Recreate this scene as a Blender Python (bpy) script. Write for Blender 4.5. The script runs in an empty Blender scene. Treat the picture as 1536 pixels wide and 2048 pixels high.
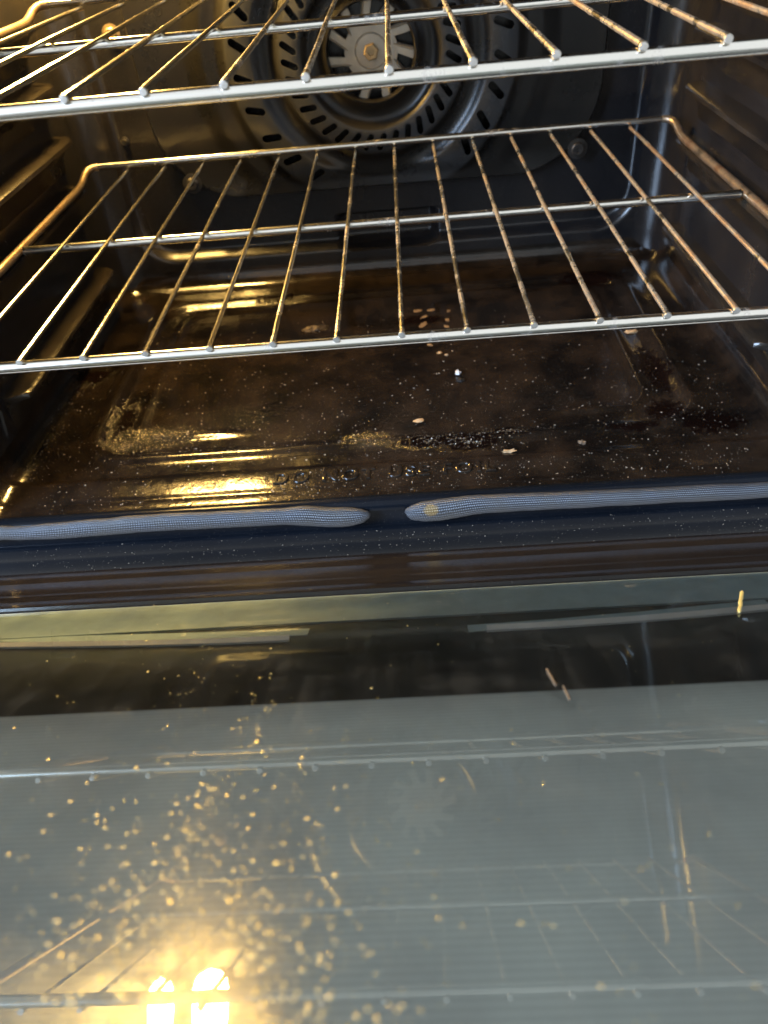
import bpy, bmesh, math, random
from mathutils import Vector, Matrix, noise
random.seed(7)
S = bpy.context.scene
COL = S.collection
R = math.radians

# ------------------------------------------------------------------ camera
CAM_POS = Vector((0.0254, -0.4214, 0.2169))
PITCH, YAW, ROLL = R(49.8224), R(3.7704), R(-5.9053)
cam = bpy.data.cameras.new('camera')
cam_ob = bpy.data.objects.new('camera', cam); COL.objects.link(cam_ob)
rotm = Matrix.Rotation(YAW, 3, 'Z') @ Matrix.Rotation(PITCH, 3, 'X') @ Matrix.Rotation(ROLL, 3, 'Z')
cam_ob.matrix_world = Matrix.Translation(CAM_POS) @ rotm.to_4x4()
cam.sensor_fit = 'VERTICAL'; cam.sensor_height = 36.0
cam.lens = 1500.75 / 2048 * 36.0
cam.clip_start = 0.01; cam.clip_end = 100
cam.dof.use_dof = True; cam.dof.focus_distance = 0.50; cam.dof.aperture_fstop = 7.8
S.camera = cam_ob

# ------------------------------------------------------------------ world and light
W = bpy.data.worlds.new('World'); S.world = W; W.use_nodes = True
bg = W.node_tree.nodes['Background']
bg.inputs['Color'].default_value = (0.90, 0.93, 0.95, 1)
bg.inputs['Strength'].default_value = 0.95

def area(name, loc, target, sx, sy, power, color):
    l = bpy.data.lights.new(name, 'AREA'); l.shape = 'RECTANGLE'; l.size = sx; l.size_y = sy
    l.energy = power; l.color = color
    o = bpy.data.objects.new(name, l); COL.objects.link(o); o.location = loc
    o.rotation_euler = (Vector(target) - Vector(loc)).to_track_quat('-Z', 'Y').to_euler()
    return o
# the kitchen window, a few metres off to the left and behind the camera
area('window_daylight', (-2.1, -1.5, 1.15), (0.2, 0.15, -0.05), 1.3, 1.2, 230, (0.52, 0.71, 1.0))
LAMP_POS = Vector((-0.256, 0.425, 0.290))
LAMP_STRENGTH = 600.0

vs = S.view_settings
vs.view_transform = 'Standard'; vs.look = 'None'; vs.exposure = 0.22; vs.gamma = 1.0
S.cycles.use_denoising = True
S.cycles.max_bounces = 7; S.cycles.glossy_bounces = 5; S.cycles.diffuse_bounces = 2
S.cycles.use_adaptive_sampling = True; S.cycles.adaptive_threshold = 0.025
S.cycles.transparent_max_bounces = 12
S.cycles.sample_clamp_indirect = 6.0
S.cycles.blur_glossy = 0.3

# ------------------------------------------------------------------ projection of the photograph's pixels on to real planes
F_PX = 1500.75
def ray(px, py):
    return (rotm @ Vector(((px - 768) / F_PX, -(py - 1024) / F_PX, -1))).normalized()
def on_plane(px, py, p0, n):
    d = ray(px, py); return CAM_POS + d * ((Vector(p0) - CAM_POS).dot(n) / d.dot(n))

# ------------------------------------------------------------------ materials
class NT:
    def __init__(s, name):
        s.m = bpy.data.materials.new(name); s.m.use_nodes = True
        s.t = s.m.node_tree; s.n = s.t.nodes; s.p = s.n['Principled BSDF']; s.out = s.n['Material Output']
    def add(s, kind, **kw):
        nd = s.n.new(kind)
        for k, v in kw.items():
            if k in nd.inputs.keys(): nd.inputs[k].default_value = v
            else: setattr(nd, k, v)
        return nd
    def l(s, a, b): s.t.links.new(a, b)
    def coord(s, scale=(1, 1, 1), kind='Object'):
        c = s.add('ShaderNodeTexCoord'); mp = s.add('ShaderNodeMapping'); mp.inputs['Scale'].default_value = scale
        s.l(c.outputs[kind], mp.inputs['Vector']); return mp.outputs['Vector']
    def noise(s, vec, scale, detail=3, rough=0.55):
        nd = s.add('ShaderNodeTexNoise'); nd.inputs['Scale'].default_value = scale
        nd.inputs['Detail'].default_value = detail; nd.inputs['Roughness'].default_value = rough
        s.l(vec, nd.inputs['Vector']); return nd.outputs['Fac']
    def ramp(s, fac, stops):
        nd = s.add('ShaderNodeValToRGB'); cr = nd.color_ramp
        while len(cr.elements) < len(stops): cr.elements.new(0.5)
        for e, (p, c) in zip(cr.elements, stops):
            e.position = p; e.color = c if len(c) == 4 else (*c, 1)
        s.l(fac, nd.inputs['Fac']); return nd.outputs['Color']
    def mix(s, fac, a, b):
        nd = s.add('ShaderNodeMix', data_type='RGBA')
        for i, x in ((0, fac), (6, a), (7, b)):
            if isinstance(x, (tuple, float, int)): nd.inputs[i].default_value = (*x, 1) if isinstance(x, tuple) and len(x) == 3 else x
            else: s.l(x, nd.inputs[i])
        return nd.outputs[2]
    def math(s, op, a, b=0.0, c=0.0, clamp=False):
        nd = s.add('ShaderNodeMath', operation=op, use_clamp=clamp)
        for i, x in enumerate((a, b, c)):
            if isinstance(x, (int, float)): nd.inputs[i].default_value = x
            else: s.l(x, nd.inputs[i])
        return nd.outputs[0]
    def bump(s, h, strength, dist, normal=None):
        nd = s.add('ShaderNodeBump'); nd.inputs['Strength'].default_value = strength; nd.inputs['Distance'].default_value = dist
        s.l(h, nd.inputs['Height'])
        if normal: s.l(normal, nd.inputs['Normal'])
        return nd.outputs['Normal']
    def set(s, **kw):
        for k, v in kw.items():
            k = {'rough': 'Roughness', 'metal': 'Metallic', 'base': 'Base Color', 'spec': 'Specular IOR Level', 'ior': 'IOR',
                 'normal': 'Normal', 'coat': 'Coat Weight', 'coatr': 'Coat Roughness'}[k]
            if isinstance(v, tuple): s.p.inputs[k].default_value = (*v, 1)
            elif isinstance(v, (int, float)): s.p.inputs[k].default_value = v
            else: s.l(v, s.p.inputs[k])
        return s

def enamel(name, base, base2, r0, r1, peel=0.05, grime=0.5, streak=(1, 1, 1), spec=0.5):
    t = NT(name); v = t.coord(); vs_ = t.coord(streak)
    n1 = t.noise(vs_, 14, 5, 0.6); n2 = t.noise(v, 160, 3, 0.6); n3 = t.noise(v, 900, 2)
    col = t.mix(t.ramp(n1, [(0.35, (0, 0, 0)), (0.72, (1, 1, 1))]), base, base2)
    fleck = t.ramp(n3, [(0.66, (0, 0, 0)), (0.74, (1, 1, 1))])
    col = t.mix(t.math('MULTIPLY', fleck, 0.22), col, (0.16, 0.15, 0.14))
    rr = t.math('ADD', t.math('MULTIPLY', n1, r1 - r0), t.math('ADD', r0, t.math('MULTIPLY', n2, 0.05 * grime)))
    t.set(base=col, rough=rr, spec=spec, normal=t.bump(t.noise(v, 220, 2), peel, 0.0006, t.bump(t.noise(v, 34, 2), peel * 2.2, 0.0012)))
    return t.m

def floor_enamel():
    t = NT('floor_enamel'); v = t.coord()
    sep = t.add('ShaderNodeSeparateXYZ'); t.l(v, sep.inputs[0]); X, Y = sep.outputs['X'], sep.outputs['Y']
    n1 = t.noise(v, 17, 7, 0.68); n2 = t.noise(v, 90, 5, 0.7); n3 = t.noise(v, 700, 2)
    base = t.mix(t.ramp(n1, [(0.40, (0, 0, 0)), (0.62, (1, 1, 1))]), (0.0040, 0.0031, 0.0027), (0.0170, 0.0115, 0.0078))
    def blob(cx, cy, rx, ry):     # soft elliptical place where food has burnt on
        a = t.math('DIVIDE', t.math('SUBTRACT', X, cx), rx); b = t.math('DIVIDE', t.math('SUBTRACT', Y, cy), ry)
        d = t.math('SQRT', t.math('ADD', t.math('MULTIPLY', a, a), t.math('MULTIPLY', b, b)))
        return t.math('SUBTRACT', 1.0, d, clamp=True)
    burnt = None
    for bl in BURNT:
        b = blob(*bl); burnt = b if burnt is None else t.math('MAXIMUM', burnt, b)
    patch = t.math('MULTIPLY', t.math('SUBTRACT', t.math('ADD', t.math('MULTIPLY', burnt, 0.62), t.noise(v, 150, 6, 0.78)), 0.72), 8.0, clamp=True)
    crust = None
    for bl in CRUST:
        b = blob(*bl); crust = b if crust is None else t.math('MAXIMUM', crust, b)
    cr = t.math('MULTIPLY', t.math('SUBTRACT', t.math('ADD', t.math('MULTIPLY', crust, 0.5), t.noise(v, 330, 5, 0.85)), 0.66), 2.4, clamp=True)
    col = t.mix(patch, base, (0.004, 0.002, 0.0016))
    col = t.mix(t.math('MULTIPLY', cr, 0.28), col, (0.055, 0.036, 0.02))
    spots = t.ramp(n3, [(0.70, (0, 0, 0)), (0.76, (1, 1, 1))])
    col = t.mix(t.math('MULTIPLY', spots, 0.25), col, (0.25, 0.22, 0.18))
    rr = t.math('ADD', -0.01, t.math('ADD', t.math('MULTIPLY', n2, 0.28), t.math('ADD', t.math('MULTIPLY', patch, 0.12), t.math('MULTIPLY', cr, 0.10))))
    h = t.math('ADD', t.math('MULTIPLY', t.noise(v, 230, 3), 0.35), t.math('ADD', t.math('MULTIPLY', patch, t.noise(v, 300, 3)), t.math('MULTIPLY', cr, t.math('MULTIPLY', t.noise(v, 420, 4, 0.75), 4.5))))
    t.set(base=col, rough=rr, spec=t.math('SUBTRACT', 0.55, t.math('MULTIPLY', patch, 0.5)), normal=t.bump(h, 0.35, 0.0012, t.bump(t.noise(v, 28, 2), 0.12, 0.002)))
    return t.m

def chrome(name, base, dirt, amount, r0, rbump=0.15, side=0.0):
    t = NT(name); v = t.coord(); sx_ = t.add('ShaderNodeSeparateXYZ'); t.l(v, sx_.inputs[0]); n1 = t.math('ADD', t.noise(v, 38, 6, 0.7), t.math('MULTIPLY', sx_.outputs['X'], side)); n2 = t.noise(v, 600, 3)
    f = t.ramp(n1, [(0.62 - amount * 0.35, (0, 0, 0)), (0.78 - amount * 0.2, (1, 1, 1))])
    t.set(base=t.mix(f, base, dirt), metal=t.math('SUBTRACT', 1.0, t.math('MULTIPLY', f, 0.45)),
          rough=t.math('ADD', r0, t.math('ADD', t.math('MULTIPLY', f, 0.2), t.math('MULTIPLY', n2, 0.08))),
          normal=t.bump(n2, rbump, 0.0003))
    return t.m

def plain(name, base, rough, metal=0.0, bumps=None, spec=0.5):
    t = NT(name); v = t.coord(); n = t.noise(v, 90, 4)
    t.set(base=t.mix(n, tuple(c * 0.75 for c in base), tuple(min(1, c * 1.25) for c in base)), rough=rough, metal=metal, spec=spec)
    if bumps: t.set(normal=t.bump(t.noise(v, bumps[0], 3), bumps[1], 0.0006))
    return t.m

def weave():
    t = NT('gasket_weave'); c = t.add('ShaderNodeTexCoord'); sep = t.add('ShaderNodeSeparateXYZ'); t.l(c.outputs['UV'], sep.inputs[0])
    U = t.math('MULTIPLY', sep.outputs['X'], math.pi / 0.0013); V = t.math('MULTIPLY', sep.outputs['Y'], math.pi * 24)
    a = t.math('SINE', t.math('ADD', U, t.math('MULTIPLY', V, 0.5))); b = t.math('SINE', V)
    h = t.math('MULTIPLY', t.math('MULTIPLY', a, a), t.math('MULTIPLY', b, b))
    big = t.noise(t.coord(), 40, 3)
    col = t.mix(t.math('POWER', h, 1.15), (0.008, 0.010, 0.016), (0.25, 0.27, 0.305))
    col = t.mix(t.ramp(big, [(0.45, (0, 0, 0)), (0.75, (0.75,) * 3)]), col, (0.06, 0.058, 0.055))
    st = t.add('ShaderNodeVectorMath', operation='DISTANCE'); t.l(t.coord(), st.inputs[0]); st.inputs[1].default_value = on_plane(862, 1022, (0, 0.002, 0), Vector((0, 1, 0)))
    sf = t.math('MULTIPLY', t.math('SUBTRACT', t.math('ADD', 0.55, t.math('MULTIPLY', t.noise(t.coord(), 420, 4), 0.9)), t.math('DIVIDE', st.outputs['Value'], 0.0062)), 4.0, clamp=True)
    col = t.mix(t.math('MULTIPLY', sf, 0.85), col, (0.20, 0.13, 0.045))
    t.set(base=col, metal=0.35, rough=0.38, normal=t.bump(h, 0.7, 0.0006))
    return t.m

def pane_material():
    t = NT('glass_pane'); v = t.coord(); t.n.remove(t.p)
    tr = t.add('ShaderNodeBsdfTransparent'); tr.inputs['Color'].default_value = (0.95, 0.97, 0.96, 1)
    gl = t.add('ShaderNodeBsdfGlossy'); gl.inputs['Roughness'].default_value = 0.018; gl.inputs['Color'].default_value = (0.95, 1.0, 0.97, 1)
    fr = t.add('ShaderNodeFresnel'); fr.inputs['IOR'].default_value = 1.8
    m1 = t.add('ShaderNodeMixShader'); t.l(fr.outputs[0], m1.inputs[0]); t.l(tr.outputs[0], m1.inputs[1]); t.l(gl.outputs[0], m1.inputs[2])
    film = t.add('ShaderNodeBsdfGlossy'); film.inputs['Roughness'].default_value = 0.18; film.inputs['Color'].default_value = (0.95, 0.92, 0.80, 1)
    df = t.add('ShaderNodeBsdfDiffuse'); df.inputs['Color'].default_value = (0.5, 0.52, 0.5, 1)
    m2 = t.add('ShaderNodeMixShader'); m2.inputs[0].default_value = 0.35; t.l(film.outputs[0], m2.inputs[1]); t.l(df.outputs[0], m2.inputs[2])
    sm = t.noise(t.coord((1.0, 3.0, 3.0)), 11, 6, 0.62)
    st = t.noise(t.coord((9.0, 0.7, 1.0)), 9, 5, 0.6)
    sm = t.math('ADD', t.math('MULTIPLY', sm, 0.55), t.math('MULTIPLY', st, 0.45))
    fac = t.ramp(sm, [(0.40, (0.012,) * 3), (0.52, (0.03,) * 3), (0.68, (0.11,) * 3)])
    m3 = t.add('ShaderNodeMixShader'); t.l(fac, m3.inputs[0]); t.l(m1.outputs[0], m3.inputs[1]); t.l(m2.outputs[0], m3.inputs[2])
    t.l(m3.outputs[0], t.out.inputs['Surface'])
    return t.m

def screen_material():
    t = NT('printed_window'); v = t.coord(); sep = t.add('ShaderNodeSeparateXYZ'); t.l(v, sep.inputs[0])
    w = t.math('SINE', t.math('MULTIPLY', sep.outputs['Y'], 2 * math.pi / 0.0026)); w = t.math('MULTIPLY_ADD', w, 0.5, 0.5)
    n = t.ramp(t.noise(t.coord((1.6, 1.2, 1)), 8, 6, 0.66), [(0.36, (0, 0, 0)), (0.68, (1, 1, 1))]); n2 = t.noise(t.coord((0.4, 14, 1)), 30, 3)
    col = t.mix(w, (0.46, 0.51, 0.51), (0.84, 0.90, 0.90))
    col = t.mix(t.math('MULTIPLY', n, 0.75), col, (0.40, 0.43, 0.45))
    col = t.mix(t.math('MULTIPLY', n2, 0.3), col, (0.80, 0.81, 0.81))
    t.set(base=col, rough=0.45, spec=0.4, coat=0.6, coatr=0.02)
    t.p.inputs['Coat IOR'].default_value = 1.6
    return t.m

def emit(name, color, strength):
    t = NT(name); t.n.remove(t.p); e = t.add('ShaderNodeEmission')
    e.inputs['Color'].default_value = (*color, 1); e.inputs['Strength'].default_value = strength
    t.l(e.outputs[0], t.out.inputs['Surface']); return t.m

# where the floor is burnt (dark) and crusted (pale, rough), in metres on the floor
FZ = -0.152
def fl(px, py, z=FZ): return on_plane(px, py, (0, 0, z), Vector((0, 0, 1)))
BURNT, CRUST = [], []
for px, py, rx, ry in ((940, 890, .05, .022), (1020, 868, .035, .016), (860, 892, .05, .014), (1310, 740, .022, .07), (1330, 820, .03, .03), (1265, 860, .04, .012),
                       (560, 600, .05, .02), (190, 760, .03, .03), (1180, 560, .06, .03), (1420, 850, .05, .03), (840, 640, .05, .02), (250, 840, .02, .05)):
    p = fl(px, py); BURNT.append((p.x, p.y, rx, ry))
for px, py, rx, ry in ((320, 875, .052, .026), (250, 890, .03, .02), (735, 885, .032, .02), (640, 655, .015, .012)):
    p = fl(px, py); CRUST.append((p.x, p.y, rx, ry))

M = {}
M['wall'] = enamel('wall_enamel', (0.007, 0.0075, 0.0095), (0.018, 0.0155, 0.0145), 0.10, 0.32, 0.07, 1.0, (1, 1, 0.3))
M['guide'] = enamel('grimy_guide', (0.007, 0.007, 0.008), (0.034, 0.026, 0.017), 0.08, 0.34, 0.45, 1.0, (1, 0.6, 1))
def cover_material():
    m = enamel('cover_enamel', (0.008, 0.0078, 0.0072), (0.014, 0.0125, 0.011), 0.20, 0.34, 0.04, spec=0.32)
    nt = m.node_tree; p = nt.nodes['Principled BSDF']; src = p.inputs['Base Color'].links[0].from_socket
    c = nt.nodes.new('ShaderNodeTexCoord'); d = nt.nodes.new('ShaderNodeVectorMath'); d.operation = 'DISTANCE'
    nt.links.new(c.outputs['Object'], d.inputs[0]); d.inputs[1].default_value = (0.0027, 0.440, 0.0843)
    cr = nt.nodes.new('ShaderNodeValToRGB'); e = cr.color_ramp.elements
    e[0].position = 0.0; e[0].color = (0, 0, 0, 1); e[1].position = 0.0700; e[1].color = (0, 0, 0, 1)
    for pos, val in ((0.0712, 1), (0.0930, 1), (0.0942, 0), (0.1195, 0), (0.1207, 0.8), (0.1445, 0.8), (0.1457, 0)):  # slot-ring bands: the room's reflection put in as a lighter grey base
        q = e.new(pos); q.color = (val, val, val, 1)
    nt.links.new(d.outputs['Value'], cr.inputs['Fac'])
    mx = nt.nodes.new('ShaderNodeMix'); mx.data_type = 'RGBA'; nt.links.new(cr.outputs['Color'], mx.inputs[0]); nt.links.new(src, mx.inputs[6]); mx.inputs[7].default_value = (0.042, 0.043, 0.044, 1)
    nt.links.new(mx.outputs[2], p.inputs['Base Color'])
    return m
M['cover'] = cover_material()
M['frame'] = enamel('frame_enamel', (0.0035, 0.0048, 0.0075), (0.0055, 0.0072, 0.0105), 0.12, 0.24, 0.03, spec=0.12)
M['rim'] = enamel('door_enamel', (0.011, 0.009, 0.008), (0.018, 0.014, 0.011), 0.10, 0.22, 0.02, 0.5, (0.3, 2, 2))
M['floor'] = floor_enamel()
M['bar'] = chrome('bright_bar', (0.80, 0.79, 0.74), (0.30, 0.19, 0.10), 0.12, 0.16)
M['wire'] = chrome('stained_wire', (0.82, 0.76, 0.62), (0.30, 0.20, 0.12), 0.38, 0.17, 0.5, 0.6)
M['rail'] = chrome('stained_rail', (0.50, 0.40, 0.28), (0.14, 0.08, 0.045), 0.7, 0.24, 0.4)
M['weld'] = plain('weld_metal', (0.50, 0.46, 0.40), 0.4, 0.75, (700, 0.5))
M['weave'] = weave()
M['pane'] = pane_material(); M['screen'] = screen_material()
M['frit'] = plain('black_print', (0.012, 0.014, 0.015), 0.3)
M['retainer'] = plain('glass_retainer', (0.40, 0.52, 0.58), 0.5, 0.0)
M['strip'] = plain('pale_strip_finish', (0.92, 0.93, 0.90), 0.4, 0.0)
M['fan'] = plain('fan_aluminium', (0.40, 0.36, 0.29), 0.5, 0.4, (300, 0.3))
M['nut'] = plain('bronze_nut', (0.34, 0.25, 0.14), 0.35, 0.7, (300, 0.3))
M['bolt'] = plain('dull_bolt', (0.07, 0.065, 0.06), 0.35, 0.7)
M['dark'] = plain('dark_chamber', (0.012, 0.011, 0.010), 0.6)
M['shell'] = plain('steel_shell', (0.30, 0.30, 0.30), 0.35, 0.8)

# ------------------------------------------------------------------ mesh helpers
def obj(name, verts, faces, mat, parent=None, smooth=True):
    me = bpy.data.meshes.new(name); me.from_pydata([tuple(v) for v in verts], [], faces); me.update()
    bm = bmesh.new(); bm.from_mesh(me); bmesh.ops.recalc_face_normals(bm, faces=bm.faces); bm.to_mesh(me); bm.free()
    return link(name, me, mat, parent, smooth)
def link(name, me, mat, parent=None, smooth=True, angle=35):
    if mat is not None and not me.materials: me.materials.append(mat)
    if smooth:
        me.polygons.foreach_set('use_smooth', [True] * len(me.polygons))
        bm = bmesh.new(); bm.from_mesh(me)
        for e in bm.edges:
            if len(e.link_faces) == 2 and e.calc_face_angle(0) > R(angle): e.smooth = False
        bm.to_mesh(me); bm.free()
    o = bpy.data.objects.new(name, me); COL.objects.link(o)
    if parent is not None: o.parent = parent
    return o
def empty(name, loc=(0, 0, 0)):
    o = bpy.data.objects.new(name, None); COL.objects.link(o); o.location = loc; o.empty_display_size = 0.05; return o
def tag(o, label, cat=None, group=None, kind=None):
    o['label'] = label
    if cat: o['category'] = cat
    if group: o['group'] = group
    if kind: o['kind'] = kind
    return o
def extrude_x(prof, xs, close=False):     # a (y, z) profile swept along x
    n = len(prof); v = [(x, y, z) for x in xs for y, z in prof]; f = []
    for i in range(len(xs) - 1):
        for j in range(n if close else n - 1):
            k = (j + 1) % n
            f.append((i * n + j, i * n + k, (i + 1) * n + k, (i + 1) * n + j))
    if close: f += [tuple(range(n)), tuple(range((len(xs) - 1) * n, len(xs) * n))]
    return v, f
def tube(path, rad, seg=10, cap=True, uv=False, squash=None):
    P = [Vector(p) for p in path]; n = len(P)
    rad = rad if isinstance(rad, (list, tuple)) else [rad] * n
    v, f = [], []; up = Vector((0, 0, 1)); prev = None; lens = [0.0]
    for i in range(1, n): lens.append(lens[-1] + (P[i] - P[i - 1]).length)
    for i in range(n):
        t = (P[min(i + 1, n - 1)] - P[max(i - 1, 0)]).normalized()
        a = (prev - t * prev.dot(t)) if prev is not None else (up - t * up.dot(t) if abs(t.z) < 0.95 else Vector((1, 0, 0)) - t * t.x)
        a.normalize(); prev = a; b = t.cross(a)
        sq = squash[i] if squash else 1.0
        for k in range(seg):
            an = 2 * math.pi * k / seg
            v.append(P[i] + a * (math.cos(an) * rad[i]) + b * (math.sin(an) * rad[i] * sq))
    for i in range(n - 1):
        for k in range(seg):
            f.append((i * seg + k, i * seg + (k + 1) % seg, (i + 1) * seg + (k + 1) % seg, (i + 1) * seg + k))
    if cap: f += [tuple(range(seg)), tuple(range((n - 1) * seg, n * seg))]
    return v, f, lens
def box(x0, x1, y0, y1, z0, z1):
    v = [(x, y, z) for x in (x0, x1) for y in (y0, y1) for z in (z0, z1)]
    return v, [(0, 1, 3, 2), (4, 5, 7, 6), (0, 1, 5, 4), (2, 3, 7, 6), (0, 2, 6, 4), (1, 3, 7, 5)]
def sstep(a, b, x):
    t = max(0.0, min(1.0, (x - a) / (b - a))); return t * t * (3 - 2 * t)
def rr_sdf(x, y, cx, cy, hx, hy, r):
    qx, qy = abs(x - cx) - hx + r, abs(y - cy) - hy + r
    return math.hypot(max(qx, 0), max(qy, 0)) + min(max(qx, qy), 0) - r
def lin(a, b, n): return [a + (b - a) * i / (n - 1) for i in range(n)]
def grid(us, vs_, fn):
    v = [fn(a, b) for b in vs_ for a in us]; n = len(us)
    f = [(j * n + i, j * n + i + 1, (j + 1) * n + i + 1, (j + 1) * n + i) for j in range(len(vs_) - 1) for i in range(n - 1)]
    return v, f

# ================================================================== THE OVEN
oven = tag(empty('oven', (0, 0, -0.30)), 'black enamelled oven standing open with its door tilted down and its lamp lit', 'oven')
OV = Matrix.Translation((0, 0, 0.30))
def op(name, v, f, mat, parent=None, smooth=True):     # a part given in world coordinates
    par = parent or oven
    o = obj(name, v, f, mat, par, smooth)
    o.matrix_parent_inverse = par.matrix_world.inverted() if par is not oven else OV
    return o
WX, BY, CZ, RF = 0.322, 0.455, 0.335, 0.022

# floor panel with its shallow pressed field and its curved edges
def floor_z(x, y):
    s = rr_sdf(x, y, 0, 0.255, 0.256, 0.145, 0.035)
    z = -0.149 - 0.0035 * (1 - sstep(-0.004, 0.004, s)) + 0.0028 * math.exp(-((s - 0.009) / 0.006) ** 2)
    s2 = rr_sdf(x, y, 0, 0.262, 0.229, 0.126, 0.03)
    z += 0.0022 * math.exp(-((s2) / 0.0045) ** 2) * (1 if abs(x) > 0.16 else max(0, (abs(x) - 0.11) / 0.05))
    dx, dy = max(0, abs(x) - (WX - RF)), max(0, y - (BY - RF)); d = min(math.hypot(dx, dy), RF * 0.9999)
    return z + RF - math.sqrt(RF * RF - d * d)
ex = [RF * math.sin(a) for a in lin(0, math.pi / 2, 9)][1:]
xs = [-(WX - RF) - e for e in reversed(ex)] + lin(-(WX - RF), WX - RF, 190) + [WX - RF + e for e in ex]
ys = lin(0.076, BY - RF, 130) + [BY - RF + e for e in ex]
v, f = grid(xs, ys, lambda x, y: (x, y, floor_z(x, y)))
floor_panel = op('floor_panel', v, f, M['floor'])
tag(floor_panel, 'brown-black stained floor panel speckled with crumbs and burnt spots')
# raised front lip of the floor
lip = [(0.0765, -0.1490), (0.0735, -0.1488), (0.0715, -0.1478), (0.0695, -0.1460), (0.0675, -0.1442), (0.0655, -0.1432), (0.063, -0.1429), (0.055, -0.1433), (0.045, -0.1440), (0.0415, -0.1443), (0.0395, -0.1449), (0.0375, -0.1450), (0.035, -0.1446), (0.030, -0.1449), (0.0255, -0.1453), (0.0235, -0.1449)]
v, f = extrude_x(lip, xs)
v = [(x, y, z + RF - math.sqrt(RF * RF - min(max(0, abs(x) - (WX - RF)), RF * 0.9999) ** 2)) for x, y, z in v]
floor_lip = op('floor_lip', v, f, M['floor'])
# embossed warning on the lip
cu = bpy.data.curves.new('embossed_lettering', 'FONT'); cu.body = 'DO NOT USE FOIL'; cu.size = 0.0175; cu.space_character = 1.28; cu.space_word = 1.15
cu.extrude = 0.0005; cu.bevel_depth = 0.0008; cu.bevel_resolution = 2; cu.offset = 0.0; cu.align_x = 'CENTER'; cu.align_y = 'CENTER'
tmp = bpy.data.objects.new('tmp_text', cu); COL.objects.link(tmp)
bpy.context.view_layer.update()
me = bpy.data.meshes.new_from_object(tmp.evaluated_get(bpy.context.evaluated_depsgraph_get()))
bpy.data.objects.remove(tmp); me.name = 'embossed_lettering'
wid = max(q.co.x for q in me.vertices) - min(q.co.x for q in me.vertices)
TA, TB = Vector((-0.0915, 0.0525, -0.1435)), Vector((0.085, 0.0525, -0.1435))
sx = (TB.x - TA.x) / wid
tilt = math.atan2(0.0102, -0.036)
ydir = Vector((0, 1, 0.06)).normalized(); zdir = Vector((1, 0, 0)).cross(ydir)
mt = Matrix(((sx, 0, 0), (0, ydir.y, zdir.y), (0, ydir.z, zdir.z)))
for q in me.vertices: q.co = mt @ q.co + (TA + TB) / 2 + zdir * 0.0000
me.materials.clear()
lt = link('embossed_lettering', me, M['floor'], floor_lip); tag(lt, 'embossed warning DO NOT USE FOIL')

# side walls: with a rounded corner into the back, and pressed rack guides
RC = 0.034
def side_wall(sg):
    path = [(sg * (WX + 0.003), 0.0125), (sg * WX, 0.019)] + [(sg * WX, y) for y in lin(0.024, BY - RC, 24)]
    path += [(sg * (WX - RC + RC * math.cos(a)), BY - RC + RC * math.sin(a)) for a in lin(0, math.pi / 2, 12)[1:]]
    zs = lin(-0.156, CZ, 40)
    v = [(x, y, z) for z in zs for x, y in path]; n = len(path)
    f = [(j * n + i, j * n + i + 1, (j + 1) * n + i + 1, (j + 1) * n + i) for j in range(len(zs) - 1) for i in range(n - 1)]
    w = op('side_wall', v, f, M['wall'])
    for zt in (-0.094, -0.0065, 0.0415, 0.0895, 0.1375):
        y0, y1 = 0.128, 0.398
        sec = lambda k: [(WX + 0.001, zt + 0.001), (WX - 0.014 * k, zt + 0.0002), (WX - 0.0185 * k, zt), (WX - 0.0208 * k, zt - 0.0016), (WX - 0.0210 * k, zt - 0.0050), (WX - 0.013 * k, zt - 0.0085), (WX - 0.004 * k, zt - 0.020), (WX + 0.001, zt - 0.036)]
        stations = [(y0 - 0.004, 0.25), (y0, 0.75), (y0 + 0.003, 0.95), (y0 + 0.008, 1)] + [(y, 1) for y in lin(y0 + 0.03, y1 - 0.02, 9)] + [(y1 - 0.006, 0.97), (y1, 0.8), (y1 + 0.005, 0.2)]
        v, f = [], []
        for y, k in stations: v += [(sg * (a + 0.0006 * noise.noise((y * 40, zt * 90, sg))), y, b) for a, b in sec(k)]
        n = 8
        for i in range(len(stations) - 1):
            for j in range(n - 1): f.append((i * n + j, i * n + j + 1, (i + 1) * n + j + 1, (i + 1) * n + j))
        f += [tuple(range(n)), tuple(range((len(stations) - 1) * n, len(stations) * n))]
        op('rack_guide', v, f, M['guide'], w)
    # small pressed dimple low at the front
    v, f = [], []
    cx, cy, cz = sg * WX, 0.112, -0.112
    pts = [(0.0, 0.020), (0.009, -0.012), (0.005, -0.020), (-0.005, -0.020), (-0.009, -0.010)]
    for k, dpt in ((0.8, 0.0), (0.62, 0.002), (0.4, 0.0024)):
        v += [(cx - sg * dpt, cy + a * k, cz + b * k) for a, b in pts]
    for r_ in range(2):
        for j in range(5): f.append((r_ * 5 + j, r_ * 5 + (j + 1) % 5, (r_ + 1) * 5 + (j + 1) % 5, (r_ + 1) * 5 + j))
    f.append(tuple(range(10, 15)))
    op('wall_dimple', v, f, M['wall'], w)
    return w
wall_l = side_wall(-1); wall_r = side_wall(1)
tag(wall_l, 'left enamel wall glowing gold from the oven lamp'); tag(wall_r, 'right enamel wall with a bluish sheen')

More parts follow.
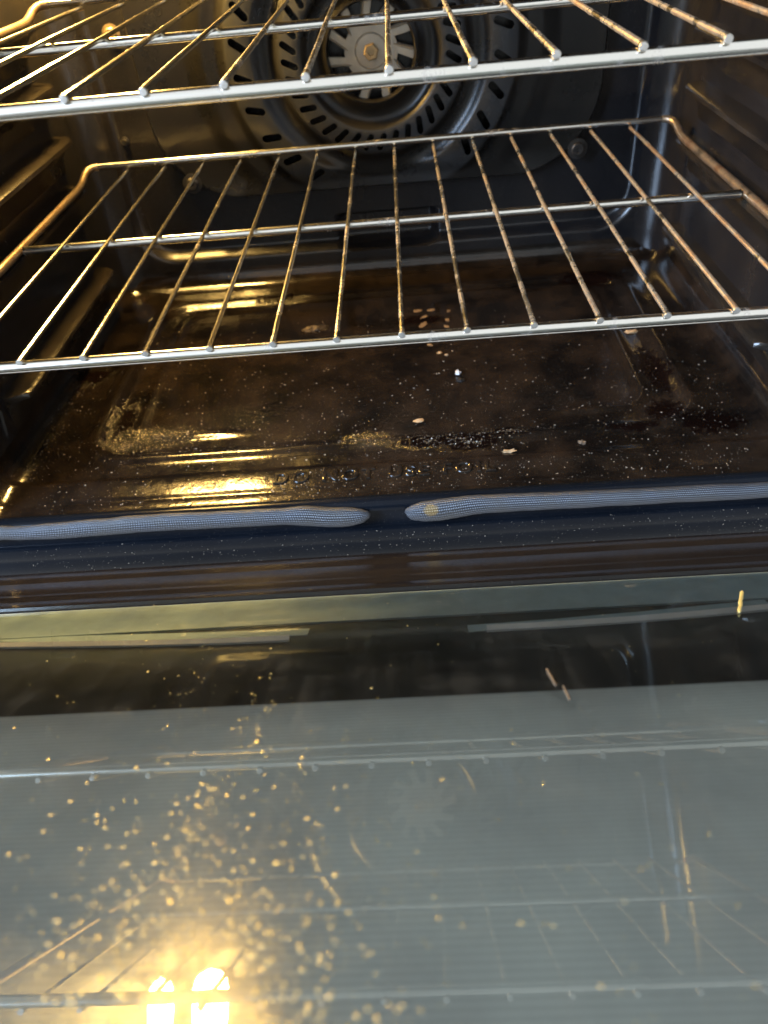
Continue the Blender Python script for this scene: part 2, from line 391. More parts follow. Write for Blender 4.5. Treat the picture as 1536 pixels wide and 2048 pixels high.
# back wall, with the recessed field and the notch under it
def back_y(x, z):
    s = rr_sdf(x, z, 0.0, 0.085, 0.290, 0.200, 0.045)
    y = BY + 0.011 * (1 - sstep(-0.011, 0.003, s))
    t = max(abs(x - 0.006) - 0.062 - 0.35 * min(0, (z + 0.098)) * 0, 0)
    k = (1 - sstep(-0.006, 0.006, abs(x - 0.006) - 0.055)) * sstep(-0.119, -0.113, z - 0.25 * max(0, abs(x - 0.006) - 0.045)) * (1 - sstep(-0.083, -0.077, z))
    return y + 0.012 * k
zs = lin(-0.149 + RF - 0.001, -0.06, 60) + lin(-0.0585, CZ, 130)
v, f = grid(lin(-(WX - RC) - 0.001, WX - RC + 0.001, 230), zs, lambda x, z: (x, back_y(x, z), z))
back_wall = op('back_wall', v, f, M['wall'])
v, f = box(-WX - 0.01, WX + 0.01, -0.002, BY + 0.02, CZ, CZ + 0.006); op('ceiling_panel', v, f, M['wall'], None, False)

# fan cover: pressed dome with two rings of slanted slots
FC = Vector((0.0027, 0.440, 0.0843))
PROF = [(0.0425, -0.006), (0.0432, -0.001), (0.0445, 0.0012), (0.0465, 0.0006), (0.0495, -0.002), (0.053, -0.0045), (0.058, -0.0060), (0.063, -0.0052), (0.067, -0.002), (0.0695, 0.0012), (0.0715, 0.0022),
        (0.080, 0.0010), (0.088, -0.0002), (0.0935, -0.0010), (0.096, -0.0030), (0.099, -0.0058), (0.104, -0.0075), (0.110, -0.0068), (0.115, -0.004), (0.1185, -0.0012), (0.121, -0.0005),
        (0.132, -0.0016), (0.144, -0.0028), (0.1475, -0.0045), (0.152, -0.0085), (0.158, -0.0100), (0.166, -0.0085), (0.174, -0.009), (0.182, -0.0125), (0.192, -0.0140), (0.205, -0.0135), (0.24, -0.0140)]
def prof_h(r):
    if r <= PROF[0][0]: return PROF[0][1]
    for (a, b), (c, d) in zip(PROF, PROF[1:]):
        if r <= c: return b + (d - b) * (r - a) / (c - a)
    return PROF[-1][1]
def cover_R(th):
    lo, hi = 0.02, 0.5
    for _ in range(40):
        m = (lo + hi) / 2
        if rr_sdf(FC.x + m * math.cos(th), FC.z + m * math.sin(th), 0.0, 0.090, 0.238, 0.136, 0.09) < 0: lo = m
        else: hi = m
    return lo
NTH = 220
v, f = [], []
base_r = [p[0] for p in PROF[:-2]]
rows = None
for side in (0, 1):
    for i in range(NTH):
        th = 2 * math.pi * i / NTH; Rm = cover_R(th)
        rs = [r if r < Rm - 0.014 else None for r in base_r]
        k = sum(1 for r in rs if r is not None); rest = len(base_r) - k
        r0 = base_r[k - 1]
        rs = base_r[:k] + [r0 + (Rm - 0.006 - r0) * (j + 1) / rest for j in range(rest)] if rest else base_r
        rs = list(rs) + [Rm - 0.002, Rm, Rm + 0.001]
        for j, r in enumerate(rs):
            bl = sstep(Rm - 0.03, Rm - 0.008, r)
            h = prof_h(r) * (1 - bl) + (-0.010) * bl
            if j == len(rs) - 2: h -= 0.003
            if j == len(rs) - 1: h = -0.024
            v.append((FC.x + r * math.cos(th), FC.y - h + (0.0012 if side else 0), FC.z + r * math.sin(th)))
    rows = len(base_r) + 3
nv = NTH * rows
for side in (0, 1):
    for i in range(NTH):
        for j in range(rows - 1):
            a, b = side * nv + i * rows + j, side * nv + ((i + 1) % NTH) * rows + j
            f.append((a, b, b + 1, a + 1) if side else (a, a + 1, b + 1, b))
for i in range(NTH):
    for j in (0, rows - 1):
        a, b = i * rows + j, ((i + 1) % NTH) * rows + j
        f.append((a, b, nv + b, nv + a) if j == 0 else (a, nv + a, nv + b, b))
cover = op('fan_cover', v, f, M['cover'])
cv, cf = [], []
def slot_cutter(r, th, L, wd, twist):
    c = Vector((FC.x + r * math.cos(th), 0, FC.z + r * math.sin(th))); a = th + twist
    e1 = Vector((math.cos(a), 0, math.sin(a))); e2 = Vector((-math.sin(a), 0, math.cos(a)))
    ring = []
    for s, a0 in ((1, -90), (-1, 90)):
        for k in range(6):
            q = R(a0 + 180 * k / 5); ring.append(c + e1 * (s * (L / 2 - wd / 2)) + e1 * (math.cos(q) * wd / 2) + e2 * (math.sin(q) * wd / 2))
    b = len(cv); n = len(ring)
    for yy in (FC.y - 0.02, FC.y + 0.017): cv.extend((p.x, yy, p.z) for p in ring)
    for k in range(n): cf.append((b + k, b + (k + 1) % n, b + n + (k + 1) % n, b + n + k))
    cf.append(tuple(range(b + n - 1, b - 1, -1))); cf.append(tuple(range(b + n, b + 2 * n)))
for i in range(36): slot_cutter(0.0825, 2 * math.pi * (i + 0.3) / 36, 0.0185, 0.0064, R(-27))
for i in range(28):
    th = 360 * (i + 0.5) / 28
    if 172 < th < 245 or th > 303 or th < 80 or 100 < th < 172: slot_cutter(0.132, R(th), 0.0215, 0.0075, R(-28))
cut = obj('tmp_cut', cv, cf, None, None, False)
cut.matrix_world = Matrix.Identity(4)
md = cover.modifiers.new('slots', 'BOOLEAN'); md.operation = 'DIFFERENCE'; md.object = cut; md.solver = 'EXACT'
bpy.context.view_layer.update()
nm = bpy.data.meshes.new_from_object(cover.evaluated_get(bpy.context.evaluated_depsgraph_get()))
cover.modifiers.clear(); cover.data = nm; bpy.data.objects.remove(cut)
bm = bmesh.new(); bm.from_mesh(nm)
for e in bm.edges: e.smooth = not (len(e.link_faces) == 2 and e.calc_face_angle(0) > R(40))
for q in bm.faces: q.smooth = True
bm.to_mesh(nm); bm.free()
tag(cover, 'pressed dark fan cover with rings of slanted slots')
def bolt(x, y, z, parent, r=0.007, mat='bolt'):
    v, f = [], []; seg = 16
    rings = [(r * 1.5, 0), (r * 1.5, 0.0012), (r, 0.0015), (r, 0.004), (r * 0.8, 0.0052), (r * 0.35, 0.0052), (r * 0.3, 0.0035)]
    for rr_, h in rings: v += [(x + rr_ * math.cos(2 * math.pi * k / seg), y - h, z + rr_ * math.sin(2 * math.pi * k / seg)) for k in range(seg)]
    for i in range(len(rings) - 1):
        for k in range(seg): f.append((i * seg + k, i * seg + (k + 1) % seg, (i + 1) * seg + (k + 1) % seg, (i + 1) * seg + k))
    f.append(tuple(range((len(rings) - 1) * seg, len(rings) * seg)))
    return op('bolt', v, f, M[mat], parent)
for x, z in ((0.2165, -0.0240), (-0.2065, -0.0270), (0.2165, 0.20), (-0.2065, 0.20)): bolt(x, FC.y + 0.0105, z, cover)
yn = Vector((0, 1, 0))
for px, py, r in ((222, 68, 0.006), (333, 289, 0.0045), (250, 283, 0.003)):
    p = on_plane(px, py, (0, BY + 0.010, 0), yn); bolt(p.x, back_y(p.x, p.z), p.z, back_wall, r, 'nut' if r > 0.005 else 'bolt')

# the fan itself
fan = tag(op('fan_disc', *(lambda: (lambda rings, seg: ([(FC.x + r * math.cos(2 * math.pi * k / seg), FC.y + y, FC.z + r * math.sin(2 * math.pi * k / seg)) for r, y in rings for k in range(seg)],
     [(i * seg + k, i * seg + (k + 1) % seg, (i + 1) * seg + (k + 1) % seg, (i + 1) * seg + k) for i in range(len(rings) - 1) for k in range(seg)] + [tuple(range((len(rings) - 1) * seg, len(rings) * seg))]))(
     [(0.027, 0.0105), (0.0265, 0.0088), (0.0235, 0.0082), (0.0165, 0.0080), (0.0155, 0.0066), (0.0145, 0.0062), (0.0, 0.0062)], 40))(), M['fan']), 'pale aluminium fan wheel behind the cover')
for k in range(11):
    th = 2 * math.pi * (k + 0.15) / 11; tw = R(-24)
    e0 = Vector((math.cos(th), 0, math.sin(th))); c0 = FC + e0 * 0.022 + Vector((0, 0.0088, 0))
    a = th + tw; e1 = Vector((math.cos(a), 0, math.sin(a))); e2 = Vector((-math.sin(a), 0, math.cos(a)))
    sec = [(-0.0052, 0.0012), (-0.0046, 0.0), (0.002, 0.0), (0.0034, -0.0016), (0.0046, 0.0), (0.0054, 0.006), (0.0048, 0.007), (0.0036, 0.0016), (0.0, 0.0012)]
    v, f = [], []
    for s, wk in ((0.0, 0.9), (0.008, 0.85), (0.018, 0.95), (0.028, 1.0)):
        v += [c0 + e1 * s + e2 * (p * wk) + Vector((0, q, 0)) for p, q in sec]
    n = len(sec)
    for i in range(3):
        for j in range(n): f.append((i * n + j, i * n + (j + 1) % n, (i + 1) * n + (j + 1) % n, (i + 1) * n + j))
    f += [tuple(range(n)), tuple(range(3 * n, 4 * n))]
    op('fan_blade', v, f, M['fan'], fan)
v, f = [], []
for r, y, ro in ((0.0078, 0.0058, 0), (0.0078, 0.0008, 0), (0.0068, 0.0, 0), (0.0036, 0.0, 0), (0.0034, 0.003, 0)):
    v += [FC + Vector((r * math.cos(R(60 * k + 12)), y, r * math.sin(R(60 * k + 12)))) for k in range(6)]
for i in range(4):
    for k in range(6): f.append((i * 6 + k, i * 6 + (k + 1) % 6, (i + 1) * 6 + (k + 1) % 6, (i + 1) * 6 + k))
f.append(tuple(range(24, 30)))
op('hub_nut', v, f, M['nut'], fan, False)

# oven lamp on the back wall, upper left: bulb and its ribbed glass holder
def bulb(c, r, hh):
    ts = lin(-1, 1, 13)
    v, f, _ = tube([c + Vector((0, 0, hh * t)) for t in ts], [max(0.001, r * (1 - abs(t) ** 4) ** 0.5) for t in ts], 20)
    o = op('lamp_bulb', v, f, M['glow'])
    v, f, _ = tube([c + Vector((0, t, -0.006)) for t in (r * 0.8, r + 0.004, 0.04)], [0.012, 0.018, 0.02], 20); op('lamp_socket', v, f, M['bolt'])
    return o
M['glow'] = emit('lamp_glow', (1.0, 0.60, 0.16), LAMP_STRENGTH)
tag(bulb(LAMP_POS, 0.0205, 0.036), 'brighter lit oven lamp glowing yellow')
bulb(Vector((-0.3055, 0.398, 0.284)), 0.0140, 0.030)  # second bulb, added to give the other glow in the door glass

# front frame below the opening: rolled bead, gasket channel, ribbed face
fp = [(0.0145, -0.1331), (0.0135, -0.1312), (0.0108, -0.1292), (0.0075, -0.1284), (0.0042, -0.1290), (0.0014, -0.1308), (0.0002, -0.1335), (0.0006, -0.1362), (0.0032, -0.1376), (0.0045, -0.139),
      (0.0046, -0.152), (0.0036, -0.1535), (0.0012, -0.1542), (0.0004, -0.1556), (0.0003, -0.1650), (0.0009, -0.1664), (0.0009, -0.1690), (0.0004, -0.1704), (0.0003, -0.1800), (0.0010, -0.1815), (0.0011, -0.1850),
      (0.0004, -0.1866), (0.0, -0.1985), (0.0026, -0.2005), (0.0028, -0.2110), (0.0005, -0.2130), (0.0, -0.27), (0.02, -0.272)]
fp = [(y + 0.0105, z - 0.0112) for y, z in fp]
v, f = extrude_x(fp, lin(-0.40, 0.40, 50)); front = op('front_frame', v, f, M['frame'])
tag(front, 'black ribbed front frame under the oven opening')
for sg in (-1, 1):
    v, f = box(sg * (WX + 0.0015), sg * 0.40, 0.012, 0.035, -0.1445, 0.40); op('frame_post', v, f, M['frame'], front, False)
v, f = box(-WX - 0.002, WX + 0.002, 0.012, 0.035, CZ + 0.007, 0.40); op('frame_header', v, f, M['frame'], front, False)

# woven door gasket in two lengths
def gasket(px_list, ends):
    pts = [on_plane(x, y, (0, 0.0083, 0), yn) for x, y, h in px_list]
    rads = []
    for (x, y, h), p in zip(px_list, pts):
        depth = (p - CAM_POS).dot(-(rotm @ Vector((0, 0, 1)))); rads.append(h * depth / F_PX * 1.02)
    if ends: pts += [Vector(q) for q in ends]; rads += [rads[-1]] * len(ends)
    # resample with Catmull-Rom
    P, Q = [], []
    n = len(pts)
    for i in range(n - 1):
        p0, p1, p2, p3 = pts[max(i - 1, 0)], pts[i], pts[i + 1], pts[min(i + 2, n - 1)]
        m = max(3, int((p2 - p1).length / 0.0022))
        for k in range(m):
            t = k / m
            P.append(0.5 * ((2 * p1) + (p2 - p0) * t + (2 * p0 - 5 * p1 + 4 * p2 - p3) * t * t + (3 * p1 - p0 - 3 * p2 + p3) * t ** 3))
            Q.append(rads[i] + (rads[i + 1] - rads[i]) * sstep(0, 1, t))
    P.append(pts[-1]); Q.append(rads[-1])
    Q = [q * (1 + 0.07 * noise.noise((p.x * 55, 3, ends[0][0])) + 0.03 * noise.noise((p.x * 210, 9, 1))) for p, q in zip(P, Q)]
    P = [p + Vector((0, 0, 0.0006 * noise.noise((p.x * 40, 7, 2)))) for p in P]
    seg = 24
    v, f, lens = tube(P, Q, seg, True, squash=[0.62] * len(P))
    g = op('door_gasket', v, f, M['weave'], front)
    me = g.data; uv = me.uv_layers.new(name='UVMap')
    for poly in me.polygons:
        vi = list(poly.vertices)
        ks = [q % seg for q in vi]; wrap = max(ks) - min(ks) > seg / 2
        for li, q in zip(poly.loop_indices, vi):
            k = q % seg
            if wrap and k == 0 and poly.loop_total == 4: k = seg
            uv.data[li].uv = (lens[q // seg], k / seg)
    return g
gl_ = gasket([(741, 1030, 2), (735, 1030, 10), (718, 1032, 18), (690, 1033.5, 22), (655, 1034, 23), (610, 1032, 22), (560, 1033, 20), (480, 1037, 19.5), (400, 1041, 20), (300, 1046, 20), (200, 1054, 20), (100, 1063, 18), (40, 1066, 16), (0, 1066, 16)],
             [(-0.32, 0.0083, -0.147), (-0.345, 0.006, -0.12), (-0.352, 0.003, -0.08), (-0.352, 0.003, 0.30)])
tag(gl_, 'woven gasket with a bulged end pointing right')
gr_ = gasket([(810, 1026, 2), (815, 1025, 10), (828, 1025, 18), (850, 1022.5, 23), (880, 1019, 24), (915, 1014.5, 23.5), (950, 1010, 22), (1000, 1006, 21), (1080, 1002.5, 20), (1200, 997, 19.5), (1350, 989, 19), (1450, 984, 19), (1536, 979, 18.5)],
             [(0.32, 0.0083, -0.147), (0.345, 0.006, -0.12), (0.352, 0.003, -0.08), (0.352, 0.003, 0.30)])
tag(gr_, 'woven gasket with a rounded end pointing left')

# ------------------------------------------------------------------ the door, tilted up 27 degrees from flat
DO = Vector((0, -0.045, -0.1626 + 0.51774 * 0.045))
dang = math.atan(0.51774)
door = empty('door', DO); door.parent = oven; door.matrix_parent_inverse = OV
door.rotation_euler = (math.pi - 0, 0, math.pi)   # replaced below by an exact basis
U = Vector((0, -math.cos(dang), math.sin(dang))); N = Vector((0, math.sin(dang), math.cos(dang)))
# local axes: x = -X (right-handed), y = U outward along the door, z = N
Bm = Matrix(((-1, 0, 0), (0, U.y, N.y), (0, U.z, N.z)))
door.rotation_euler = Bm.to_euler()
tag(door, 'open oven door with printed inner glass')
def dp(name, v, f, mat, smooth=True): return obj(name, v, f, mat, door, smooth)
def sweep(prof, x0=-0.36, x1=0.36, n=40): return extrude_x(prof, lin(x0, x1, n))
rim = [(0.012, -0.045), (0.002, -0.043), (-0.002, -0.036), (-0.003, -0.006), (-0.0015, -0.0015), (0.002, 0.0008), (0.010, 0.0018), (0.024, 0.0018), (0.0265, 0.0012), (0.029, 0.0013), (0.038, 0.0019), (0.050, 0.0021), (0.0535, 0.0020),
       (0.0555, 0.0020), (0.058, 0.0022), (0.064, 0.0023), (0.066, 0.0018), (0.0685, 0.0018), (0.071, 0.0024), (0.0805, 0.0024), (0.0806, -0.0055)]
v, f = sweep(rim); dp('inner_panel_rim', v, f, M['rim'])
GL0, GL1 = 0.0825, 0.47
GW = 0.325
# clear pane: a single face on the mirror plane
dp('inner_glass', [(-GW, GL0, 0), (GW, GL0, 0), (GW, GL1, 0), (-GW, GL1, 0)], [(0, 1, 2, 3)], M['pane'], False)
v, f = extrude_x([(GL0 - 0.0006, -0.0045), (GL0 - 0.0006, -0.0003), (0.1125, -0.0042), (0.1125, -0.0055), (GL0, -0.0055)], lin(-GW, GW, 20), True)
dp('glass_retainer', v, f, M['retainer'], False)
v, f = box(-GW, GW, 0.1135, 0.2052, -0.009, -0.0050); dp('black_border', v, f, M['frit'], False)
v, f = box(-GW, GW, 0.2060, GL1, -0.009, -0.0046); dp('printed_window', v, f, M['screen'], False)
def bow_strip(px, wd, n0, tilt_=0.0):
    P = []
    for x, y in px:
        p = on_plane(x, y, DO, N); q = Bm.transposed() @ (p - DO); P.append((q.x, q.y))
    v = []; f = []
    for a, b in P: v += [(a, b - wd, n0 - 0.0012), (a, b - wd, n0 + tilt_), (a, b + wd, n0), (a, b + wd, n0 - 0.0012)]
    for i in range(len(P) - 1):
        for k in range(4): f.append((i * 4 + k, i * 4 + (k + 1) % 4, (i + 1) * 4 + (k + 1) % 4, (i + 1) * 4 + k))
    f += [(0, 1, 2, 3), tuple(range(len(v) - 4, len(v)))]
    return v, f
v, f = bow_strip([(-60, 1281), (0, 1280), (150, 1278), (300, 1275.5), (450, 1271), (577, 1265)], 0.0011, -0.0036, 0.0018); dp('pale_strip', v, f, M['strip'], False)  # pale bowed strips just below the glass, with a gap at the centre
v, f = bow_strip([(973, 1245), (1100, 1238), (1250, 1228), (1400, 1216), (1536, 1203), (1600, 1197)], 0.0013, -0.0036, 0.0018); dp('pale_strip', v, f, M['strip'], False)
v, f = bow_strip([(935, 1240), (1100, 1228), (1300, 1211), (1536, 1188)], 0.0045, -0.0046); dp('pane_spacer', v, f, M['retainer'], False)
v, f = bow_strip([(-60, 1262), (150, 1262), (400, 1255), (615, 1247)], 0.0045, -0.0046); dp('pane_spacer', v, f, M['retainer'], False)
for sg in (-1, 1):
    v, f = box(sg * (GW + 0.001), sg * 0.36, 0.082, GL1 + 0.03, -0.03, 0.002); dp('inner_panel_side', v, f, M['rim'], False)
v, f = box(-0.36, 0.36, 0.0, GL1 + 0.03, -0.05, -0.031); dp('outer_shell', v, f, M['shell'], False)

# ================================================================== THE RACKS
def rack(name, label, loc, seed, drop_front=0.0):
    rnd = random.Random(seed)
    rk = tag(empty(name, loc), label, 'oven rack', 'chrome wire racks in the oven')
    RB, RW = 0.0039, 0.00165
    D, MID = 0.4128, 0.2097
    zb = -0.0022
    def part(nm, path, rad, mat, seg=12):
        v, f, _ = tube(path, rad, seg); return obj(nm, v, f, M[mat], rk)
    part('front_bar', [(x, 0.002, zb + 0.0003 * math.sin(x * 9 + seed)) for x in lin(-0.3005, 0.3005, 40)], RB, 'bar', 16)
    part('middle_bar', [(x, MID, zb - 0.0002) for x in lin(-0.2985, 0.2985, 30)], RB * 0.92, 'bar', 14)
    part('back_bar', [(x, D, 0.0078) for x in lin(-0.291, 0.291, 40)], RB * 0.86, 'bar', 14)
    for sg in (-1, 1):
        pth = [(sg * 0.291, D, 0.0078), (sg * 0.2965, D - 0.0012, 0.0076), (sg * 0.3005, D - 0.005, 0.0066), (sg * 0.3025, D - 0.011, 0.0046), (sg * 0.3032, D - 0.02, 0.001), (sg * 0.3032, D - 0.032, -0.0016), (sg * 0.3032, D - 0.05, -0.0022)]
        pth += [(sg * 0.3032, y, -0.0022) for y in lin(D - 0.08, 0.006, 24)] + [(sg * 0.3025, 0.002, -0.0022)]
        part('side_rail', pth, [RB * 0.9 * (1 + 0.05 * rnd.uniform(-1, 1)) for _ in pth], 'rail', 12)
    for i in range(1, 15):
        x = (i - 7.5) * 0.04 + rnd.uniform(-0.0004, 0.0004)
        n = 70; path, rad = [], []
        blobs = [(rnd.uniform(0.02, 0.4), rnd.uniform(0.06, 0.28)) for _ in range(3)]
        bow = rnd.uniform(-0.0006, 0.0006)
        for k in range(n):
            t = k / (n - 1); y = -0.0022 + (D + 0.0015) * t
            z = 0.0031 + bow * math.sin(math.pi * t) - 0.0006 * max(0, (t - 0.9) * 10)
            r = RW * (1 + 0.05 * noise.noise((x * 30, y * 160, seed)))
            for by, bs in blobs: r += RW * bs * math.exp(-((y - by) / 0.0022) ** 2)
            path.append((x + 0.0003 * noise.noise((y * 9, i, seed)), y, z)); rad.append(r)
        v, f, _ = tube(path, rad, 9)
        w = obj('wire', v, f, M['wire'], rk)
        # flattened weld where the wire ends on the front bar
        bmw = bmesh.new(); bmesh.ops.create_icosphere(bmw, subdivisions=2, radius=1)
        for q in bmw.verts:
            q.co = Vector((q.co.x * 0.0023, max(-0.35, q.co.y) * 0.0024, q.co.z * 0.0021)) * (1 + 0.10 * noise.noise(q.co * 1.7 + Vector((i, seed, 0)))) + Vector((x, -0.0018, 0.0026))
        mw = bpy.data.meshes.new('weld'); bmw.to_mesh(mw); bmw.free()
        link('weld', mw, M['weld'], w)
    return rk
rack('oven_rack', 'lower wire oven rack with its front bar crossing mid picture', (0, 0, 0), 1)
rack('oven_rack', 'upper wire oven rack cut off by the top edge of the picture', (0.0025, -0.0081, 0.1433), 2)

# ================================================================== CRUMBS AND DUST
def crumb(name, label, p, size, mat, seed, rot=0, up=Vector((0, 0, 1)), group=None, cat='crumb'):
    bmw = bmesh.new(); bmesh.ops.create_icosphere(bmw, subdivisions=3, radius=1)
    q0 = up.to_track_quat('Z', 'Y').to_matrix() @ Matrix.Rotation(rot, 3, 'Z')
    for q in bmw.verts:
        c = q.co.copy(); k = 1 + 0.75 * noise.noise(c * 1.9 + Vector((seed * 3.1, 0, 0))) + 0.35 * noise.noise(c * 4.5 + Vector((0, seed, 0)))
        q.co = q0 @ Vector((c.x * size[0] * k, c.y * size[1] * k, (max(c.z, -0.5) + 0.45) * size[2] * k))
    me = bpy.data.meshes.new(name); bmw.to_mesh(me); bmw.free()
    o = link(name, me, mat, None, True, 50); o.location = p
    return tag(o, label, cat, group)
mc_white = plain('white_crumb', (0.62, 0.60, 0.62), 0.6, 0, (600, 0.6)); mc_tan = plain('tan_crumb', (0.40, 0.27, 0.15), 0.6, 0, (600, 0.7))
mc_yel = plain('yellow_crumb', (0.70, 0.52, 0.16), 0.55, 0, (600, 0.6)); mc_brown = plain('brown_crumb', (0.10, 0.07, 0.045), 0.7, 0, (600, 0.7)); mc_shadow = plain('crumb_shadow', (0.012, 0.010, 0.009), 0.5, 0, (500, 0.8))
ZU = Vector((0, 0, 1))
def fp_(px, py, z=-0.1525): return fl(px, py, z)
crumb('crumb', 'white crumb over its dark shadow lump in the middle of the oven floor', fp_(916, 750) + Vector((0, 0, 0.0016)), (0.0022, 0.0026, 0.0022), mc_white, 1, 0.4)
crumb('crumb', 'dark shadow lump under the white crumb in the middle of the oven floor', fp_(921, 762), (0.0042, 0.0026, 0.0014), mc_shadow, 2, 0.3)  # black lump stands in for the white crumb's shadow
crumb('crumb', 'larger pale spot of the pair just below the lower rack front bar', fp_(879, 706), (0.0022, 0.0018, 0.0008), mc_tan, 3)
crumb('crumb', 'smaller pale spot of the pair just below the lower rack front bar', fp_(893, 710), (0.0016, 0.0013, 0.0006), mc_tan, 4)
crumb('crumb', 'thin tan flake right under the lower rack front bar on the right', fp_(1263, 664), (0.0062, 0.0028, 0.0012), mc_tan, 5, 0.1)
crumb('crumb', 'pale flake at the front of the oven floor below the white crumb', fp_(838, 842, -0.150), (0.0040, 0.0024, 0.0010), mc_tan, 6, 0.2)
crumb('crumb', 'long tan flake in front of the burnt patch near the oven lip', fp_(1017, 904, -0.149), (0.0052, 0.0018, 0.0012), mc_tan, 7, 0.1)
crumb('crumb', 'brown crumbly clump behind the lower rack front bar left of centre', fp_(622, 660), (0.0075, 0.0042, 0.0024), mc_brown, 8, 0.3)
crumb('crumb', 'dull grey crumb near the front right of the oven floor', fp_(1164, 886, -0.149), (0.0026, 0.0024, 0.0014), mc_brown, 9)
dpl = lambda px, py: on_plane(px, py, DO, N)
def stick(px0, px1, rad, mat, label, seed):
    a, b = dpl(*px0), dpl(*px1); rnd = random.Random(seed); n = 14
    path, rr_ = [], []
    for k in range(n):
        t = k / (n - 1); path.append(a.lerp(b, t) + N * (rad * 0.9) + Vector((rad * 0.5 * noise.noise((t * 5, seed, 0)), 0, 0)))
        rr_.append(rad * (0.75 + 0.5 * abs(noise.noise((t * 7, seed, 3)))) * (0.55 if k in (0, n - 1) else 1))
    v, f, _ = tube(path, rr_, 10); o = obj('crumb', v, f, mat); tag(o, label, 'crumb'); return o
stick((1484, 1186), (1478, 1228), 0.0011, mc_yel, 'bright yellow stick-shaped crumb on the door glass at the right edge', 11)
stick((1093, 1340), (1112, 1374), 0.0007, mc_brown, 'longer brown stick-shaped crumb on the dark glass border', 12)
stick((1126, 1374), (1140, 1402), 0.0006, mc_brown, 'shorter brown crumb just below the longer brown one', 13)

def specks(name, label, pts, mat, flat=0.6, nrm=ZU):
    v, f = [], []
    q0 = nrm.to_track_quat('Z', 'Y').to_matrix()
    for p, r in pts:
        b = len(v); a0 = random.random() * 6; el = random.uniform(0.6, 1.5)
        for k in range(6): v.append(p + q0 @ Vector((r * el * math.cos(a0 + k * 1.047), r / el * math.sin(a0 + k * 1.047), 0)))
        for k in range(6): v.append(p + q0 @ Vector((0.62 * r * el * math.cos(a0 + k * 1.047), 0.62 * r / el * math.sin(a0 + k * 1.047), r * flat * 0.8)))
        v.append(p + q0 @ Vector((0, 0, r * flat)))
        for k in range(6):
            k2 = (k + 1) % 6; f.append((b + k, b + k2, b + 6 + k2, b + 6 + k)); f.append((b + 6 + k, b + 6 + k2, b + 12))
    o = obj(name, v, f, mat); o['kind'] = 'stuff'; tag(o, label, name.replace('_', ' ').split()[-1]); return o
mc_dust = plain('pale_dust', (0.36, 0.31, 0.25), 0.5); mc_drop = plain('greasy_residue', (0.85, 0.76, 0.45), 0.32, 0.9, None, 1.0)
rnd = random.Random(3)
pts = []
while len(pts) < 1900:
    px, py = rnd.uniform(60, 1536), 600 + 380 * rnd.random() ** 0.6
    p = fl(px, py)
    if abs(p.x) < 0.30 and 0.08 < p.y < 0.40:
        p.z = floor_z(p.x, p.y); pts.append((p, 0.00014 + 0.00052 * rnd.random() ** 5))
for i in range(500):
    y = rnd.uniform(0.016, 0.05); y += 0.012; pts.append((Vector((rnd.uniform(-0.28, 0.28), y, -0.1450 + 0.075 * (y - 0.028))), 0.00016 + 0.0004 * rnd.random() ** 4))
specks('floor_dust', 'fine pale crumbs scattered over the oven floor', pts, mc_dust)
pts = []
for i in range(700):
    k = rnd.random(); x = rnd.uniform(-0.29, 0.29)
    z = -0.154 - 0.045 * rnd.random(); pts.append((Vector((x, 0.0106, z - 0.011)), 0.00014 + 0.0003 * rnd.random() ** 4))
specks('frame_dust', 'fine pale dust on the black front frame', pts, mc_dust, 0.5, Vector((0, -1, 0)))
pts = []
def drop(px, py, r): pts.append((dpl(px, py) , r))
for i in range(800):
    px = rnd.gauss(430, 190); py = 2080 - abs(rnd.gauss(0, 330)); drop(px, py, 0.00022 + 0.0006 * rnd.random() ** 3)
for i in range(520):
    drop(rnd.gauss(370, 130), 2060 - abs(rnd.gauss(0, 170)), 0.0002 + 0.0007 * rnd.random() ** 2.5)
for (x0, y0, x1, y1, n) in ((470, 1215, 345, 1400, 34), (560, 1290, 470, 1480, 30), (550, 1400, 380, 1700, 90), (640, 1440, 560, 1700, 40), (440, 1560, 330, 1760, 70), (700, 1450, 640, 1700, 26)):
    for i in range(n):
        t = rnd.random(); drop(x0 + (x1 - x0) * t + rnd.gauss(0, 7), y0 + (y1 - y0) * t + rnd.gauss(0, 6), 0.00013 + 0.0003 * rnd.random() ** 3)
for i in range(200): drop(rnd.uniform(0, 1536), rnd.uniform(1200, 2048), 0.00018 + 0.00035 * rnd.random() ** 3)
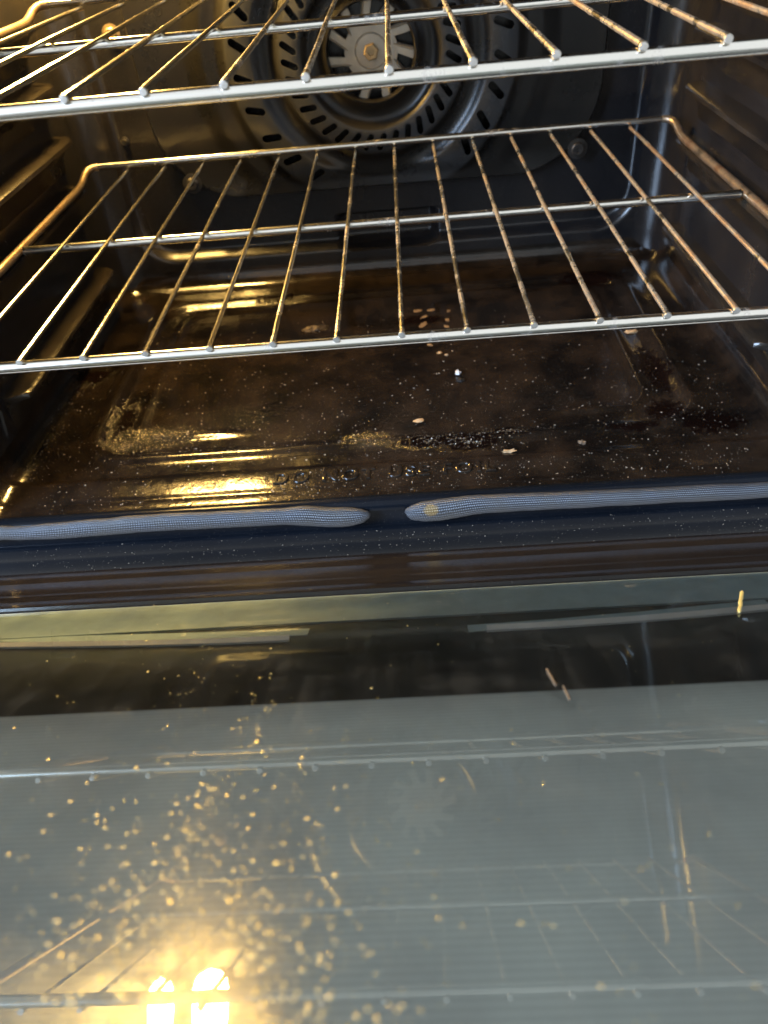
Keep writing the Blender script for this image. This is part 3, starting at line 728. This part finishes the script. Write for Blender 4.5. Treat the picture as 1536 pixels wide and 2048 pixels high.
specks('glass_spatter', 'greasy specks spattered over the door glass', [(p + N * 0.0001, r) for p, r in pts], mc_drop, 0.3, N)

# gritty burnt grains, thickest on the crusted patches and along the left edge of the floor
pts = []
for bx, by, rx, ry in CRUST + BURNT[:3]:
    for i in range(170):
        a, k = rnd.uniform(0, 6.283), abs(rnd.gauss(0, 0.5)); x, y = bx + rx * k * math.cos(a), by + ry * k * math.sin(a)
        if 0.08 < y < 0.40 and abs(x) < 0.31: pts.append((Vector((x, y, floor_z(x, y))), 0.00025 + 0.0007 * rnd.random() ** 3))
for i in range(260):
    y = rnd.uniform(0.078, 0.24); x = -0.306 + rnd.gauss(0, 0.004)
    if x > -0.319: pts.append((Vector((x, y, floor_z(x, y))), 0.0002 + 0.0006 * rnd.random() ** 3))
for i in range(300):
    x, y = rnd.gauss(-0.06, 0.05), rnd.uniform(0.027, 0.062); pts.append((Vector((x, y, -0.1450 + 0.075 * (y - 0.028))), 0.0002 + 0.0006 * rnd.random() ** 3))
specks('burnt_grains', 'gritty dark burnt grains crusted on the oven floor', pts, plain('burnt_grain', (0.10, 0.07, 0.04), 0.25, 0.3, None, 0.8), 0.8)

mc_splash = plain('dried_splash', (0.17, 0.115, 0.07), 0.5, 0, (600, 0.5))
for i, (px, py, w_, where) in enumerate(((835, 622, .0050, 'farthest left splash of the tan cluster behind the lower rack front bar'), (862, 620, .0046, 'farthest splash in the middle of the tan cluster behind the front bar'),
        (848, 634, .0042, 'small splash at the heart of the tan cluster behind the front bar'), (846, 650, .0056, 'largest splash of the tan cluster, nearest the front bar on its left'),
        (897, 622, .0030, 'farthest right splash of the tan cluster behind the front bar'), (895, 640, .0036, 'middle splash on the right side of the tan cluster behind the front bar'),
        (893, 653, .0034, 'nearest right splash of the tan cluster, almost touching the front bar'), (860, 690, .0030, 'single tan splash just in front of the lower rack front bar'))):
    crumb('dried_splash', where, fp_(px, py), (w_ * (0.8 + 0.1 * (i % 4)), w_ * 0.55, 0.0003), mc_splash, 30 + i, 0.35 * i, ZU, 'dried splashes on the oven floor', 'splash')
